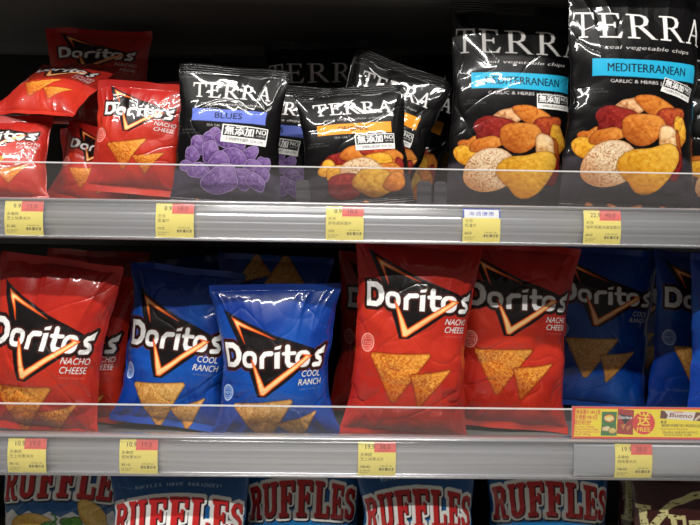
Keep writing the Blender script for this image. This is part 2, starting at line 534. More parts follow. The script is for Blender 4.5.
def ridged_art(jal):
    W, H = 240., 340.
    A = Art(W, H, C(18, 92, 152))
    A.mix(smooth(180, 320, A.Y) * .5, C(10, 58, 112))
    ly = 243 if jal else 216
    def warp(a, b):
        return (a, b * (1 + .10 * math.sin((a + 110) / 220 * PI)) + 14 * math.sin((a + 110) / 220 * PI))
    if jal:
        # white lower half with zigzag border
        z = np.abs(((A.X / 34) % 1) - .5) * 2
        A.fill(A.Y - (231 - 11 * z), C(226, 226, 224))
    else:
        A.mix(np.exp(-(np.hypot(A.X, (A.Y - 170) * .8) / 60) ** 2) * .8, C(30, 140, 205))
    L = serif_word('RUFFLES', 33.5, 0, ly, gap=.1, xs=.95, warp=warp, table=SLAB, ys=1.2)
    L2 = serif_word('RUFFLES', 33.5, 2.0, ly - 2.4, gap=.1, xs=.95, warp=warp, table=SLAB, ys=1.2)
    sd, sd2 = A.sd(L, 12), A.sd(L2, 12)
    A.fill(sd2, C(10, 22, 46), 6.4)
    A.fill(sd, C(232, 230, 226), 6.0)
    A.fill(sd2, C(46, 10, 20), .2)
    A.fill(sd, C(188, 36, 38))
    if jal:
        crisp(A, blob(-48, 206, 36, 20, .1, 3), C(222, 180, 80), C(190, 130, 40), C(246, 222, 140), seed=2, ridges=.5)
        crisp(A, blob(56, 214, 40, 22, -.7, 5), C(222, 184, 90), C(190, 130, 40), C(248, 226, 150), seed=3, ridges=.9)
        crisp(A, blob(18, 208, 17, 14, 0, 6), C(74, 140, 44), C(28, 84, 24), C(150, 190, 90), seed=4)
        crisp(A, blob(-18, 203, 14, 9, .4, 7), C(60, 130, 40), C(28, 84, 24), C(130, 180, 80), seed=4)
        A.fill(A.sd([('s', [(-14, 206), (-5, 216), (-8, 224), (-13, 226)], 3.4)]), C(50, 120, 36))
        crisp(A, blob(-70, 120, 40, 30, .4, 13), C(222, 180, 80), C(190, 130, 40), C(246, 222, 140), seed=2, ridges=.2)
    else:
        crisp(A, blob(-40, 150, 44, 30, .3, 3), C(222, 180, 80), C(190, 130, 40), C(246, 222, 140), seed=2, ridges=.5)
        crisp(A, blob(46, 158, 46, 28, -.4, 5), C(222, 184, 90), C(190, 130, 40), C(248, 226, 150), seed=3, ridges=.9)
        sc = A.sd([('p', [(-14, 212), (52, 214), (50, 204), (-12, 202)])], 2)
        A.fill(sc, C(30, 146, 215))
        for i, ch in enumerate('RUFFLES HAVE RRRIDGES!'):
            x = -58 + i * 5.7
            A.text(ch, x, 303 + 6 * math.sin((x + 64) / 128 * PI), 5.6, C(205, 216, 228), rot=(0 - x) / 420, bold=.02)
    return A


def kettle_art():
    W, H = 240., 320.
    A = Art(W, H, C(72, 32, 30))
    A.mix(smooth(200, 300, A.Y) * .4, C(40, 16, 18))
    cream = C(220, 212, 150)
    big = serif_word('K', 58, -78, 176, table=SLAB)
    rest = serif_word('ETTLE', 40, 28, 196, gap=.08, xs=.82, table=SLAB)
    sd = A.sd(big + rest, 3)
    nick = vnoise(A.X * .13, A.Y * .45, 4) + .25 * vnoise(A.X * .3, A.Y * .9, 5)
    A.fill(np.where(nick > .72, 5, sd), cream)
    arc = A.sd([('p', [(-60, 250), (-36, 266), (0, 279), (40, 286), (96, 282), (96, 292), (40, 298), (-4, 290), (-40, 275), (-63, 256)])], 2)
    A.fill(np.where((nick > .72) & (A.X < 40), 5, arc), cream)
    A.text('BRAND', 30, 176, 14, cream, width=110, bold=.02)
    crisp(A, blob(0, 110, 60, 34, .2, 3), C(214, 160, 70), C(150, 90, 30), C(240, 200, 120), seed=2)
    return A


def nut_art():
    A = Art(120., 150., C(30, 16, 14))
    for i, (x, y) in enumerate(((-30, 120), (2, 124), (30, 112), (-14, 98), (18, 88), (-34, 88), (36, 84))):
        crisp(A, blob(x, y, 16, 14, i, i), C(132, 50, 26), C(70, 20, 14), C(170, 84, 40), seed=i)
    A.fill(A.sd([('p', [(-52, 30), (52, 30), (52, 74), (-52, 74)])], 2), C(206, 204, 198))
    A.fill(A.sd([('p', [(-52, 20), (52, 20), (52, 36), (-52, 36)])], 2), C(198, 168, 60))
    A.text('ALMONDS', 0, 50, 10, C(40, 40, 44), width=70, bold=.02)
    return A


def tag_art(prices, lines, wt, blue=False):
    A = Art(66., 62., C(238, 222, 110), 5)
    if blue:
        A.fill(A.sd([('p', [(-33, 44), (33, 44), (33, 62), (-33, 62)])], 1), C(44, 66, 170))
        A.fill(A.sd([('p', [(-30.5, 44), (30.5, 44), (30.5, 59.5), (-30.5, 59.5)])], 1), C(232, 232, 236))
        A.text(prices[0], 0, 49, 6, C(60, 80, 180), width=44)
    else:
        A.fill(A.sd([('p', [(-5, 43), (33, 43), (33, 62), (-5, 62)])], 1), C(224, 88, 76))
        A.text(prices[0], -12, 49, 8, C(90, 80, 40), bold=.02)
        A.text(prices[1], 14, 49, 8, C(120, 30, 30), bold=.02)
        A.text('PROMO PRICE', 12, 45, 2.2, C(120, 30, 30))
    for i, l in enumerate(lines):
        A.text(l, -29, 36 - i * 8, 5, C(96, 88, 40), align='L')
    A.text(wt, -29, 14, 4.6, C(50, 46, 30), align='L', bold=.03)
    A.text('LN 0306 2017', -29, 8, 2.3, C(100, 94, 50), align='L')
    A.text('PER PACK', -29, 4.5, 2.3, C(100, 94, 50), align='L')
    A.text('4 892 6600 1204', 16, 17, 2.2, C(80, 74, 40))
    for i in range(22):
        if (i * 7) % 5 != 1:
            A.fill(A.sd([('p', [(4 + i * 1.15, 9), (4.7 + i * 1.15, 9), (4.7 + i * 1.15, 14.5), (4 + i * 1.15, 14.5)])], 1), C(50, 46, 30))
    return A


def promo_art():
    W, H = 300., 64.
    A = Art(W, H, C(226, 52, 30), 3)
    A.fill(A.sd([('p', [(-146, 4), (150, 4), (150, 60), (-142, 60)])], 2), C(246, 224, 24))
    red = C(206, 40, 26)
    A.text('樂事薯片184.2克', -141, 49, 8, red, align='L', bold=.02, width=54)
    A.text('多樂脆198.4克', -143, 38.5, 8, red, align='L', bold=.02, width=50)
    A.text('買任何2包*', -145, 28, 8, red, align='L', bold=.02, width=38)
    for i, (t, w) in enumerate((('Buy Any 2 Packs', 44), ('61/Lay\'s Potato Chips', 54), ('184.2g Doritos Corn', 56), ('Chips 198.4g', 36))):
        A.text(t, -145, 22 - i * 5, 3.6, red, align='L', bold=.02, width=w)
    # green crisp packet, red corn chip packet
    g = [(-86, 6), (-50, 6), (-52, 30), (-50, 54), (-84, 54), (-84, 30)]
    A.fill(A.sd([('p', g)], 2), C(44, 120, 50))
    A.fill(np.hypot((A.X + 67) / 1.5, A.Y - 41) - 8, C(214, 60, 40))
    A.fill(np.hypot((A.X + 67) / 1.5, A.Y - 41) - 6.4, C(244, 210, 60))
    A.text("Lay's", -67, 38, 7, C(250, 250, 250), bold=.04, width=20)
    crisp(A, blob(-74, 20, 8, 6, 0, 2), C(236, 220, 170), C(190, 160, 90), C(250, 240, 210))
    crisp(A, blob(-60, 16, 8, 6, 0, 3), C(236, 210, 110), C(190, 150, 60), C(250, 236, 160))
    A.fill(A.sd([('p', [(-50, 10), (-14, 8), (-12, 58), (-48, 60)])], 2), C(170, 26, 22))
    A.fill(A.sd([('p', [(-46, 50), (-16, 46), (-32, 28)])], 2), C(24, 14, 14))
    A.text('Doritos', -31, 40, 7, C(245, 245, 245), bold=.04, width=30)
    crisp(A, [(-42, 28), (-30, 30), (-36, 16)], C(222, 140, 50), C(170, 80, 20), C(246, 190, 90))
    crisp(A, [(-30, 24), (-18, 28), (-26, 14)], C(222, 140, 50), C(170, 80, 20), C(246, 190, 90))
    A.fill(np.hypot((A.X - 10) / 1.08, A.Y - 32) - 23, C(222, 44, 30))
    A.text('送', 10, 29, 21, C(250, 226, 40), bold=.035)
    A.text('FREE', 10, 15, 8.5, C(250, 226, 40), bold=.04, width=30)
    A.fill(A.sd([('p', [(46, 42), (150, 36), (150, 54), (48, 58)])], 2), C(232, 226, 220))
    A.fill(A.sd([('p', [(46, 42), (60, 41), (64, 48), (56, 57), (48, 58)])], 2), C(96, 48, 28))
    A.fill(A.sd([('p', [(120, 38), (150, 36), (150, 54), (126, 55)])], 2), C(110, 56, 34))
    A.fill(A.sd([('s', [(126, 40), (134, 46), (144, 48), (150, 53)], 5)], 2), C(222, 204, 180))
    A.text('Bueno', 92, 44, 9, C(120, 30, 26), shear=.3, bold=.03, width=50, rot=-.04)
    A.text('KINDER', 88, 53, 3.4, C(210, 40, 30), bold=.03, width=20)
    A.text('健達', 54, 32, 5, C(60, 50, 20), bold=.02)
    A.text('繽紛樂牛奶榛果巧克力棒兩條裝43克乙件', 98, 25, 5, C(70, 60, 20), width=96)
    A.text('Kinder Bueno Chocolate', 78, 19, 3.6, C(140, 90, 20), width=60)
    A.text('優惠期至 數量有限 送完即止', 92, 12, 4, C(120, 100, 20), width=80)
    A.text('條款及細則 適用', 86, 7, 3.6, C(120, 100, 20), width=60)
    return A


def sticker_art():
    A = Art(60., 26., C(232, 230, 226), 4)
    A.fill(A.sd([('p', [(-28.5, 9.5), (28.5, 9.5), (28.5, 24.5), (-28.5, 24.5)])], 1), C(18, 18, 20))
    A.text('無添加', -8.5, 12.4, 10, C(244, 242, 240), bold=.05, width=36)
    A.text('NO', 20, 16.5, 7, C(244, 242, 240), bold=.04)
    A.text('ADDITIVES', 20, 12.6, 2.4, C(230, 228, 226), bold=.03, width=13)
    A.text('不含味精及防腐劑 NON GMO', 0, 3, 4, C(70, 70, 72), width=50)
    return A


# ------------------------------------------------------------------ materials
def base_mat(name):
    m = bpy.data.materials.new(name)
    m.use_nodes = True
    nt = m.node_tree
    return m, nt, nt.nodes['Principled BSDF']


def film_mat(name, rough=.26, coat=.5, metal=0.0, spec=.5):
    m, nt, p = base_mat(name)
    a = nt.nodes.new('ShaderNodeAttribute')
    a.attribute_name = 'Print'
    nt.links.new(a.outputs['Color'], p.inputs['Base Color'])
    n = nt.nodes.new('ShaderNodeTexNoise')
    n.inputs['Scale'].default_value = 60
    mr = nt.nodes.new('ShaderNodeMapRange')
    mr.inputs['To Min'].default_value = rough - .05
    mr.inputs['To Max'].default_value = rough + .08
    nt.links.new(n.outputs['Fac'], mr.inputs['Value'])
    nt.links.new(mr.outputs['Result'], p.inputs['Roughness'])
    p.inputs['Metallic'].default_value = metal
    p.inputs['Specular IOR Level'].default_value = spec
    p.inputs['Coat Weight'].default_value = coat
    p.inputs['Coat Roughness'].default_value = .06
    return m


def plain(name, col, rough=.5, metal=0.0, noise=0.0, scale=20.0, stretch=None):
    m, nt, p = base_mat(name)
    c = (*[(x / 255) ** 2.2 for x in col], 1)
    p.inputs['Roughness'].default_value = rough
    p.inputs['Metallic'].default_value = metal
    tc = nt.nodes.new('ShaderNodeTexCoord')
    mp = nt.nodes.new('ShaderNodeMapping')
    if stretch:
        mp.inputs['Scale'].default_value = stretch
    n = nt.nodes.new('ShaderNodeTexNoise')
    n.inputs['Scale'].default_value = scale
    n.inputs['Detail'].default_value = 4
    mx = nt.nodes.new('ShaderNodeMixRGB')
    mx.blend_type = 'MULTIPLY'
    mx.inputs['Color1'].default_value = c
    r = nt.nodes.new('ShaderNodeMapRange')
    r.inputs['To Min'].default_value = 1 - noise
    r.inputs['To Max'].default_value = 1.0
    nt.links.new(tc.outputs['Object'], mp.inputs['Vector'])
    nt.links.new(mp.outputs['Vector'], n.inputs['Vector'])
    nt.links.new(n.outputs['Fac'], r.inputs['Value'])
    nt.links.new(r.outputs['Result'], mx.inputs['Color2'])
    mx.inputs['Fac'].default_value = 1
    nt.links.new(mx.outputs['Color'], p.inputs['Base Color'])
    return m


def clear_mat(name, haze, hazecol, rough=.08, ior=1.45, gloss=1.0):
    """thin clear plastic with a little pale diffuse haze mixed in"""
    m = bpy.data.materials.new(name)
    m.use_nodes = True
    nt = m.node_tree
    nt.nodes.clear()
    out = nt.nodes.new('ShaderNodeOutputMaterial')
    tr = nt.nodes.new('ShaderNodeBsdfTransparent')
    df = nt.nodes.new('ShaderNodeBsdfDiffuse')
    df.inputs['Color'].default_value = (*hazecol, 1)
    gl = nt.nodes.new('ShaderNodeBsdfGlossy')
    gl.inputs['Roughness'].default_value = rough
    gl.inputs['Color'].default_value = (gloss, gloss, gloss, 1)
    lw = nt.nodes.new('ShaderNodeLayerWeight')
    pw = nt.nodes.new('ShaderNodeMath')
    pw.operation = 'POWER'
    pw.inputs[1].default_value = 5
    lw.inputs['Blend'].default_value = .5
    nt.links.new(lw.outputs['Facing'], pw.inputs[0])
    fr = nt.nodes.new('ShaderNodeMapRange')
    fr.inputs['To Min'].default_value = ((ior - 1) / (ior + 1)) ** 2
    fr.inputs['To Max'].default_value = .9
    nt.links.new(pw.outputs[0], fr.inputs['Value'])
    n = nt.nodes.new('ShaderNodeTexNoise')
    n.inputs['Scale'].default_value = 9
    n.inputs['Detail'].default_value = 5
    mr = nt.nodes.new('ShaderNodeMapRange')
    mr.inputs['To Min'].default_value = haze * .75
    mr.inputs['To Max'].default_value = haze * 1.25
    m1, m2 = nt.nodes.new('ShaderNodeMixShader'), nt.nodes.new('ShaderNodeMixShader')
    nt.links.new(n.outputs['Fac'], mr.inputs['Value'])
    nt.links.new(mr.outputs['Result'], m1.inputs['Fac'])
    nt.links.new(tr.outputs[0], m1.inputs[1])
    nt.links.new(df.outputs[0], m1.inputs[2])
    nt.links.new(fr.outputs['Result'], m2.inputs['Fac'])
    nt.links.new(m1.outputs[0], m2.inputs[1])
    nt.links.new(gl.outputs[0], m2.inputs[2])
    nt.links.new(m2.outputs[0], out.inputs['Surface'])
    return m


M_FILM = film_mat('printed_glossy_film', .34, .8, spec=.3)
M_BLACKFILM = film_mat('printed_black_film', .34, .6, spec=.1)
M_PAPER = film_mat('printed_card', .5, 0.0, spec=.3)
M_ALU = plain('brushed_aluminium', (214, 214, 218), .26, .7, .12, 30, (.3, 1, 40))
M_SHELF = plain('shelf_grey_steel', (104, 102, 100), .5, 0, .15, 14)
M_DARKSTEEL = plain('dark_back_panel', (34, 31, 31), .6, 0, .2, 6)
M_FLOOR = plain('floor_tiles', (150, 146, 140), .3, 0, .1, 3)
M_COVER = clear_mat('clear_channel_plastic', .05, (.85, .86, .88), .16, 1.6)
M_FENCE = clear_mat('clear_acrylic', .028, (.62, .58, .56), .05, 1.4)
M_EDGE = clear_mat('brightened_acrylic_edge', .55, (.85, .85, .85), .2, 1.5)  # bright line along the fence edge put into the colour as whitish haze
M_SMOKE = plain('smoked_plastic', (68, 65, 70), .3, 0, .1, 10)
M_GREYSTRIP = plain('grey_plastic_strip', (168, 170, 174), .32, .3, .08, 20, (.3, 1, 30))
M_WHITECARD = plain('white_label_edge', (222, 222, 226), .5)


# ------------------------------------------------------------------ mesh helpers
def link(name, me, mat, parent=None, smooth_=True):
    if smooth_:
        me.shade_smooth()
    me.materials.append(mat)
    o = bpy.data.objects.new(name, me)
    COL.objects.link(o)
    o.parent = parent
    return o


def mesh_from(co, quads, col=None):
    me = bpy.data.meshes.new('m')
    n, q = len(co), len(quads)
    me.vertices.add(n)
    me.vertices.foreach_set('co', np.ascontiguousarray(co, dtype=np.float32).ravel())
    me.loops.add(q * 4)
    me.loops.foreach_set('vertex_index', np.ascontiguousarray(quads, dtype=np.int32).ravel())
    me.polygons.add(q)
    me.polygons.foreach_set('loop_start', np.arange(0, q * 4, 4, dtype=np.int32))
    me.update(calc_edges=True)
    if col is not None:
        at_ = me.color_attributes.new('Print', 'FLOAT_COLOR', 'POINT')
        lin = np.where(col <= .04045, col / 12.92, ((col + .055) / 1.055) ** 2.4)
        rgba = np.concatenate([lin, np.ones((n, 1))], 1).astype(np.float32)
        at_.data.foreach_set('color', rgba.ravel())
    me.validate()
    return me


def grid_quads(nr, nc, off=0, flip=False):
    i = np.arange(nr - 1)[:, None] * nc + np.arange(nc - 1)[None] + off
    a, b, c, d = i, i + 1, i + 1 + nc, i + nc
    q = np.stack([a, b, c, d] if not flip else [a, d, c, b], -1).reshape(-1, 4)
    return q


def boxes(name, mat, items, parent=None, smooth_=False, bevel=0.0):
    """items: (x0,x1,y0,y1,z0,z1)"""
    import bmesh
    bm = bmesh.new()
    for x0, x1, y0, y1, z0, z1 in items:
        r = bmesh.ops.create_cube(bm, size=1)
        for v in r['verts']:
            v.co = Vector((x0 + (v.co.x + .5) * (x1 - x0), y0 + (v.co.y + .5) * (y1 - y0), z0 + (v.co.z + .5) * (z1 - z0)))
    if bevel:
        bmesh.ops.bevel(bm, geom=bm.edges[:], offset=bevel, segments=2, profile=.5, affect='EDGES')
    me = bpy.data.meshes.new('m')
    bm.to_mesh(me)
    bm.free()
    return link(name, me, mat, parent, smooth_)


def extrude_x(name, mat, prof, x0, x1, parent=None, n=2):
    """closed (y,z) profile extruded along x"""
    xs = np.linspace(x0, x1, n)
    k = len(prof)
    co = np.array([(x, y, z) for x in xs for (y, z) in prof])
    q = []
    for i in range(n - 1):
        for j in range(k):
            q.append([i * k + j, i * k + (j + 1) % k, (i + 1) * k + (j + 1) % k, (i + 1) * k + j])
    me = mesh_from(co, np.array(q))
    import bmesh
    bm = bmesh.new()
    bm.from_mesh(me)
    bm.verts.ensure_lookup_table()
    bm.faces.new([bm.verts[j] for j in range(k)])
    bm.faces.new([bm.verts[(n - 1) * k + j] for j in reversed(range(k))])
    bmesh.ops.recalc_face_normals(bm, faces=bm.faces[:])
    bm.to_mesh(me)
    bm.free()
    return link(name, me, mat, parent, False)


def printed_sheet(name, art, w, h, parent, mat, step=.8, thick=.0005, bend=None):
    """thin printed card standing in the xz plane, front towards -y"""
    nx, nz = int(w * 1000 / step) + 1, int(h * 1000 / step) + 1
    u, v = np.meshgrid(np.linspace(-1, 1, nx), np.linspace(0, 1, nz))
    col = art.sample(u * art.w / 2, v * art.h).reshape(-1, 3)
    y = np.zeros(u.shape) if bend is None else bend(v * h)
    f = np.stack([u * w / 2, y, v * h], -1).reshape(-1, 3)
    b = f + np.array([0, thick, 0])
    n = len(f)
    q = np.concatenate([grid_quads(nz, nx), grid_quads(nz, nx, n, True)])
    me = mesh_from(np.concatenate([f, b]), q, np.concatenate([col, col * 0 + .8]))
    return link(name, me, mat, parent)


# ------------------------------------------------------------------ bags
ARTS = {}


def art(k):
    if k not in ARTS:
        ARTS[k] = {'nacho_l': lambda: corn_art(True, False), 'ranch_l': lambda: corn_art(True, True),
                   'nacho_s': lambda: corn_art(False, False), 'ranch_s': lambda: corn_art(False, True), 'nacho_m': lambda: corn_art(False, False, True),
                   'blues': lambda: veg_art('blues'), 'original': lambda: veg_art('original'), 'medit': lambda: veg_art('mediterranean'),
                   'ruf_j': lambda: ridged_art(True), 'ruf': lambda: ridged_art(False), 'kettle': kettle_art, 'nut': nut_art}[k]()
    return ARTS[k]


def bag(name, label, cat, group, key, W, H, T, seed, step=1.15, crumple=1.0, fold=1.0, seal=.013, pinch=.10, flop=0.0, sticker=None,
        black=False, bulge=.0, dent=None, rib=False, ripple=1.0, sag=0.0):
    A = art(key)
    nx = max(int(W * 1000 / step), 20)
    nz = max(int(H * 1000 / step), 20)
    if (nx + 1) % 2:
        nx += 1
    s = np.linspace(-1, 1, nx)
    h = np.linspace(0, H, nz)
    s_, h_ = np.meshgrid(s, h)

    def surf(s_, h_, side):
        vv = np.clip((h_ - seal) / (H - 2 * seal), 0, 1)
        v2 = vv ** .86
        f = np.clip(1 - np.abs(2 * v2 - 1) ** 2.3, 0, 1) ** (1.0 if black else .85)
        if black:
            f = np.sin(PI * v2) ** .95
        w = W * (1 - pinch * f)
        sm = .5 * s_ + .5 * np.sin(s_ * PI / 2)
        x = w / 2 * sm
        q = np.clip(1 - np.abs(s_) ** 2.5, 0, 1) ** .8
        t = (T / 2) * f * q * (1 + bulge * (1 - vv))
        X, Z = s_ * W / 2, h_
        # radiating folds at both seals
        dt, db = (H - seal - h_), (h_ - seal)
        e = np.exp(-np.clip(dt, 0, 1) / .038) + .8 * np.exp(-np.clip(db, 0, 1) / .03)
        spread = 1 + .5 * np.exp(-np.clip(np.minimum(dt, db), 0, 1) / .05)
        fo = 1 - 2 * np.abs(vnoise(X * 42 / spread + 10, Z * 6 + seed, seed + 1))
        fo2 = 1 - 2 * np.abs(vnoise(X * 95 / spread + 3, Z * 12 + seed, seed + 2))
        t = t + fold * f ** .5 * q * e * (fo * .0055 + fo2 * (.001 if black else .0022))
        # body crumple
        cr = worley(X * 17 + seed * 1.7, Z * 13 + 9, seed + 3)
        cr2 = 1 - 2 * np.abs(vnoise(X * 24 + Z * 14 + 5, Z * 20 - X * 9, seed + 4))
        lg = vnoise(X * 11 + 7, Z * 9 + 2, seed + 5)
        edge = .35 + .65 * np.abs(s_) ** 1.5 + .35 * np.exp(-np.clip(np.minimum(dt, db), 0, 1) / .06)
        m = f * q ** .4
        n1 = vnoise(X * 13 + Z * 9 + seed, Z * 12 - X * 6, seed + 12)
        n2 = vnoise(X * 9 - Z * 12 + 3, Z * 8 + X * 10 + seed, seed + 13)
        rid = np.exp(-np.abs(n1) * 16) + np.exp(-np.abs(n2) * 18)
        crf = worley(X * 34 + seed, Z * 30 + 9, seed + 14)
        t = t + crumple * m * (cr * .0085 * edge + crf * (.0012 if black else .0024) * edge + cr2 * (.0003 if black else .0012) * edge + lg * .0055 - rid * (.0024 if black else .0016) * edge)
        if dent:
            for (dx, dz, r, a) in dent:
                dd = np.hypot((X - dx), (Z - dz) * .8) / r
                t = t - a * np.exp(-dd ** 2) * m
        t = np.maximum(t, .0004)
        # whole-sheet waviness of the seals
        near = np.exp(-np.clip(H - h_, 0, 1) / .03) + .7 * np.exp(-h_ / .025)
        wv = vnoise(X * 16 + 4, Z * 0 + seed, seed + 6) * .008 + vnoise(X * 40, Z * 0 + 2, seed + 8) * .0025
        y = wv * near * ripple
        if rib:
            y = y + np.where((h_ > H - seal) | (h_ < seal), np.sin(h_ * 2 * PI / .0042) * .0008, 0)
        tv = smooth(.72, 1.0, h_ / H)
        y = y + flop * tv * tv
        # side outline ripples
        x = x + f * (.0065 * vnoise(Z * 15 + seed, s_ * 1.5, seed + 9) + .002 * vnoise(Z * 48 + seed, s_ * 2, seed + 15)) * np.abs(s_)
        z = h_ - sag * near * (s_ ** 2) * (h_ > H / 2) + abs(flop) * -.35 * tv * tv
        z = z + vnoise(X * 18, Z * 0 + 1, seed + 11) * .002 * np.exp(-np.clip(H - h_, 0, 1) / .04)
        return np.stack([x, y + side * t, z], -1)

    front = surf(s_, h_, -1)
    col = A.sample(s_ * A.w / 2, h_ / H * A.h)
    # back
    sb = np.linspace(-1, 1, max(nx // 4, 12))
    sb_, hb_ = np.meshgrid(sb, h)
    back = surf(sb_, hb_, 1)
    bcol = A.a[int(A.ny * .5), 2]
    bc = np.zeros(back.shape) + bcol
    nb = len(sb)
    rs = max(int(np.searchsorted(h, seal)), 1)
    rt = nz - 1 - rs
    root = bpy.data.objects.new(name, None)
    COL.objects.link(root)
    root.empty_display_size = .05
    root['label'] = label
    root['category'] = cat
    if group:
        root['group'] = group
    mat = M_BLACKFILM if black else M_FILM
    for nm, a, b in (('pouch', rs, rt), ('bottom_seal', 0, rs), ('top_seal', rt, nz - 1)):
        n = b - a + 1
        fr = front[a:b + 1].reshape(-1, 3)
        bk = back[a:b + 1].reshape(-1, 3)
        q = [grid_quads(n, nx), grid_quads(n, nb, len(fr), True)]
        # stitch the two sides
        i = np.arange(n - 1)
        L = len(fr)
        q.append(np.stack([i * nx, (i + 1) * nx, L + (i + 1) * nb, L + i * nb], -1))
        q.append(np.stack([i * nx + nx - 1, L + i * nb + nb - 1, L + (i + 1) * nb + nb - 1, (i + 1) * nx + nx - 1], -1))
        me = mesh_from(np.concatenate([fr, bk]), np.concatenate(q),
                       np.concatenate([col[a:b + 1].reshape(-1, 3), bc[a:b + 1].reshape(-1, 3)]))
        link(nm, me, mat, root)
    if sticker:
        sx, sz, sw, sh, rot = sticker          # metres on the print, centre
        St = ART_ST
        ns, nzz = int(sw * 1000 / .8), int(sh * 1000 / .8)
        u, v = np.meshgrid(np.linspace(-.5, .5, ns), np.linspace(-.5, .5, nzz))
        px_ = sx + u * sw * math.cos(rot) - v * sh * math.sin(rot)
        pz_ = sz + u * sw * math.sin(rot) + v * sh * math.cos(rot)
        p = surf(px_ / (W / 2), pz_, -1)
        p[..., 1] -= .0007
        c = St.sample(u * St.w, (v + .5) * St.h)
        n = p.shape[0] * p.shape[1]
        f_ = p.reshape(-1, 3)
        b_ = f_ + np.array([0, .0003, 0])
        me = mesh_from(np.concatenate([f_, b_]), np.concatenate([grid_quads(nzz, ns), grid_quads(nzz, ns, n, True)]),
                       np.concatenate([c.reshape(-1, 3)] * 2))
        so = link('sticker', me, M_PAPER, root)
        so['label'] = 'white and black no-additives sticker'
    root['_ext'] = 1
    del root['_ext']
    return root


def pose(root, px, d, zbase, roll=0.0, lean=0.0, yaw=0.0, py=None, dz=0.0):
    """stand a bag on height zbase; px gives x of its base centre on plane y=d; lean>0 tips the top away"""
    R = Euler((math.radians(-lean), 0, 0)).to_matrix()
    R = Matrix.Rotation(math.radians(yaw), 3, 'Z') @ R @ Matrix.Rotation(math.radians(roll), 3, 'Y')
    zmin, xs, ys = 1e9, [], []
    for ch in root.children:
        if ch.name.startswith('sticker'):
            continue
        n = len(ch.data.vertices)
        co = np.empty(n * 3, np.float32)
        ch.data.vertices.foreach_get('co', co)
        w = co.reshape(-1, 3) @ np.array(R).T
        zmin = min(zmin, w[:, 2].min())
    p = at(px, 262, d)
    root.matrix_world = Matrix.Translation((p.x, d, zbase - zmin + .0012 + dz)) @ R.to_4x4()


ART_ST = sticker_art()

# ------------------------------------------------------------------ setting
Z_MID, Z_LOW, Z_BOT = 1.338, .912, .52      # tops of the three boards the bags stand on
Z_TOP = 1.835                                # underside of the shelf above the frame
DEPTH = .56
XL, XR = -1.25, 1.25


def struct(o):
    o['kind'] = 'structure'
    return o


struct(boxes('floor', M_FLOOR, [(-3, 3, -3.2, DEPTH + .06, -.05, 0)]))
struct(boxes('wall_back', M_DARKSTEEL, [(XL, XR, DEPTH, DEPTH + .03, 0, 2.3)]))


def rail_profile(k=1.0):
    """stepped, slightly convex aluminium price channel, top at z=0"""
    out = [(.012, 0), (-.003, 0), (-.0085, -.002), (-.0095, -.0045), (-.0050, -.0065)]
    for i in range(33):
        t = i / 32
        groove = .0011 if i in (8, 9, 16, 22, 23) else 0
        out.append((-.0015 - .0048 * math.sin(PI * t) + groove, -.0067 - .0583 * t))
    return out + [(-.0050, -.0652), (-.0100, -.0660), (-.0105, -.0690), (-.006, -.0705), (.012, -.0705)]


def cover_profile():
    out, inn = [], []
    for i in range(13):
        t = i / 12
        z = -.0045 - t * .062
        y = -.0112 - .0060 * math.sin(PI * t) ** .8
        out.append((y, z))
        inn.append((y + .0009, z))
    return out + inn[::-1]


def shelf(z, rail_top, label, fence_h):
    r = bpy.data.objects.new('store_shelf', None)
    COL.objects.link(r)
    r.location = (0, 0, z)
    r['label'] = label
    r['category'] = 'shelf'
    rt = rail_top - z
    boxes('shelf_board', M_SHELF, [(XL, XR, .012, DEPTH, -.022, 0)], r, bevel=.001)
    if z > 1.6:
        boxes('support_beam', M_SHELF, [(XL, XR, .19, .215, -.05, -.022)], r, bevel=.001)
    boxes('support_beam', M_SHELF, [(XL, XR, .50, .525, -.05, -.022)], r, bevel=.001)
    o = extrude_x('price_rail', M_ALU, rail_profile(), XL, XR, r)
    o.location = (0, 0, rt)
    if fence_h:
        c = extrude_x('clear_rail_cover', M_COVER, cover_profile(), XL, XR, r)
        c.location = (0, 0, rt)
        f = boxes('clear_front_fence', M_FENCE, [(XL, XR, .0055, .0080, -.008, fence_h)], r)
        f.location = (0, 0, rt)
        e = boxes('fence_top_edge', M_EDGE, [(XL, XR, .0050, .0085, fence_h, fence_h + .0022)], r)
        e.location = (0, 0, rt)
    return r


RT_MID = at(350, 203, 0).z
RT_LOW = at(350, 436, 0).z
shelf(Z_MID, RT_MID, 'upper grey metal shelf with aluminium price rail, carrying small red and black bags', .062)
shelf(Z_LOW, RT_LOW, 'lower grey metal shelf with aluminium price rail, carrying large red and blue bags', .048)
shelf(Z_BOT, Z_BOT + .012, 'bottom shelf under the ridged potato chip bags', 0)
shelf(Z_TOP + .022, Z_TOP + .04, 'dark topmost shelf whose underside shows along the top edge', 0)

# ------------------------------------------------------------------ bags on the upper shelf
ZU, ZL, ZB = Z_MID, Z_LOW, Z_BOT
RED = 'red tortilla chip bags'
g_ured, g_lred, g_blue = 'small red tortilla chip bags on the upper shelf', 'red tortilla chip bags on the lower shelf', 'blue tortilla chip bags on the lower shelf'
g_veg, g_big, g_ridge = 'small black vegetable chip bags', 'large black vegetable chip bags', 'blue ridged potato chip bags'
c_t, c_v, c_r = 'tortilla chip bag', 'vegetable chip bag', 'potato chip bag'
HI, MD, LO = .95, 1.4, 2.0

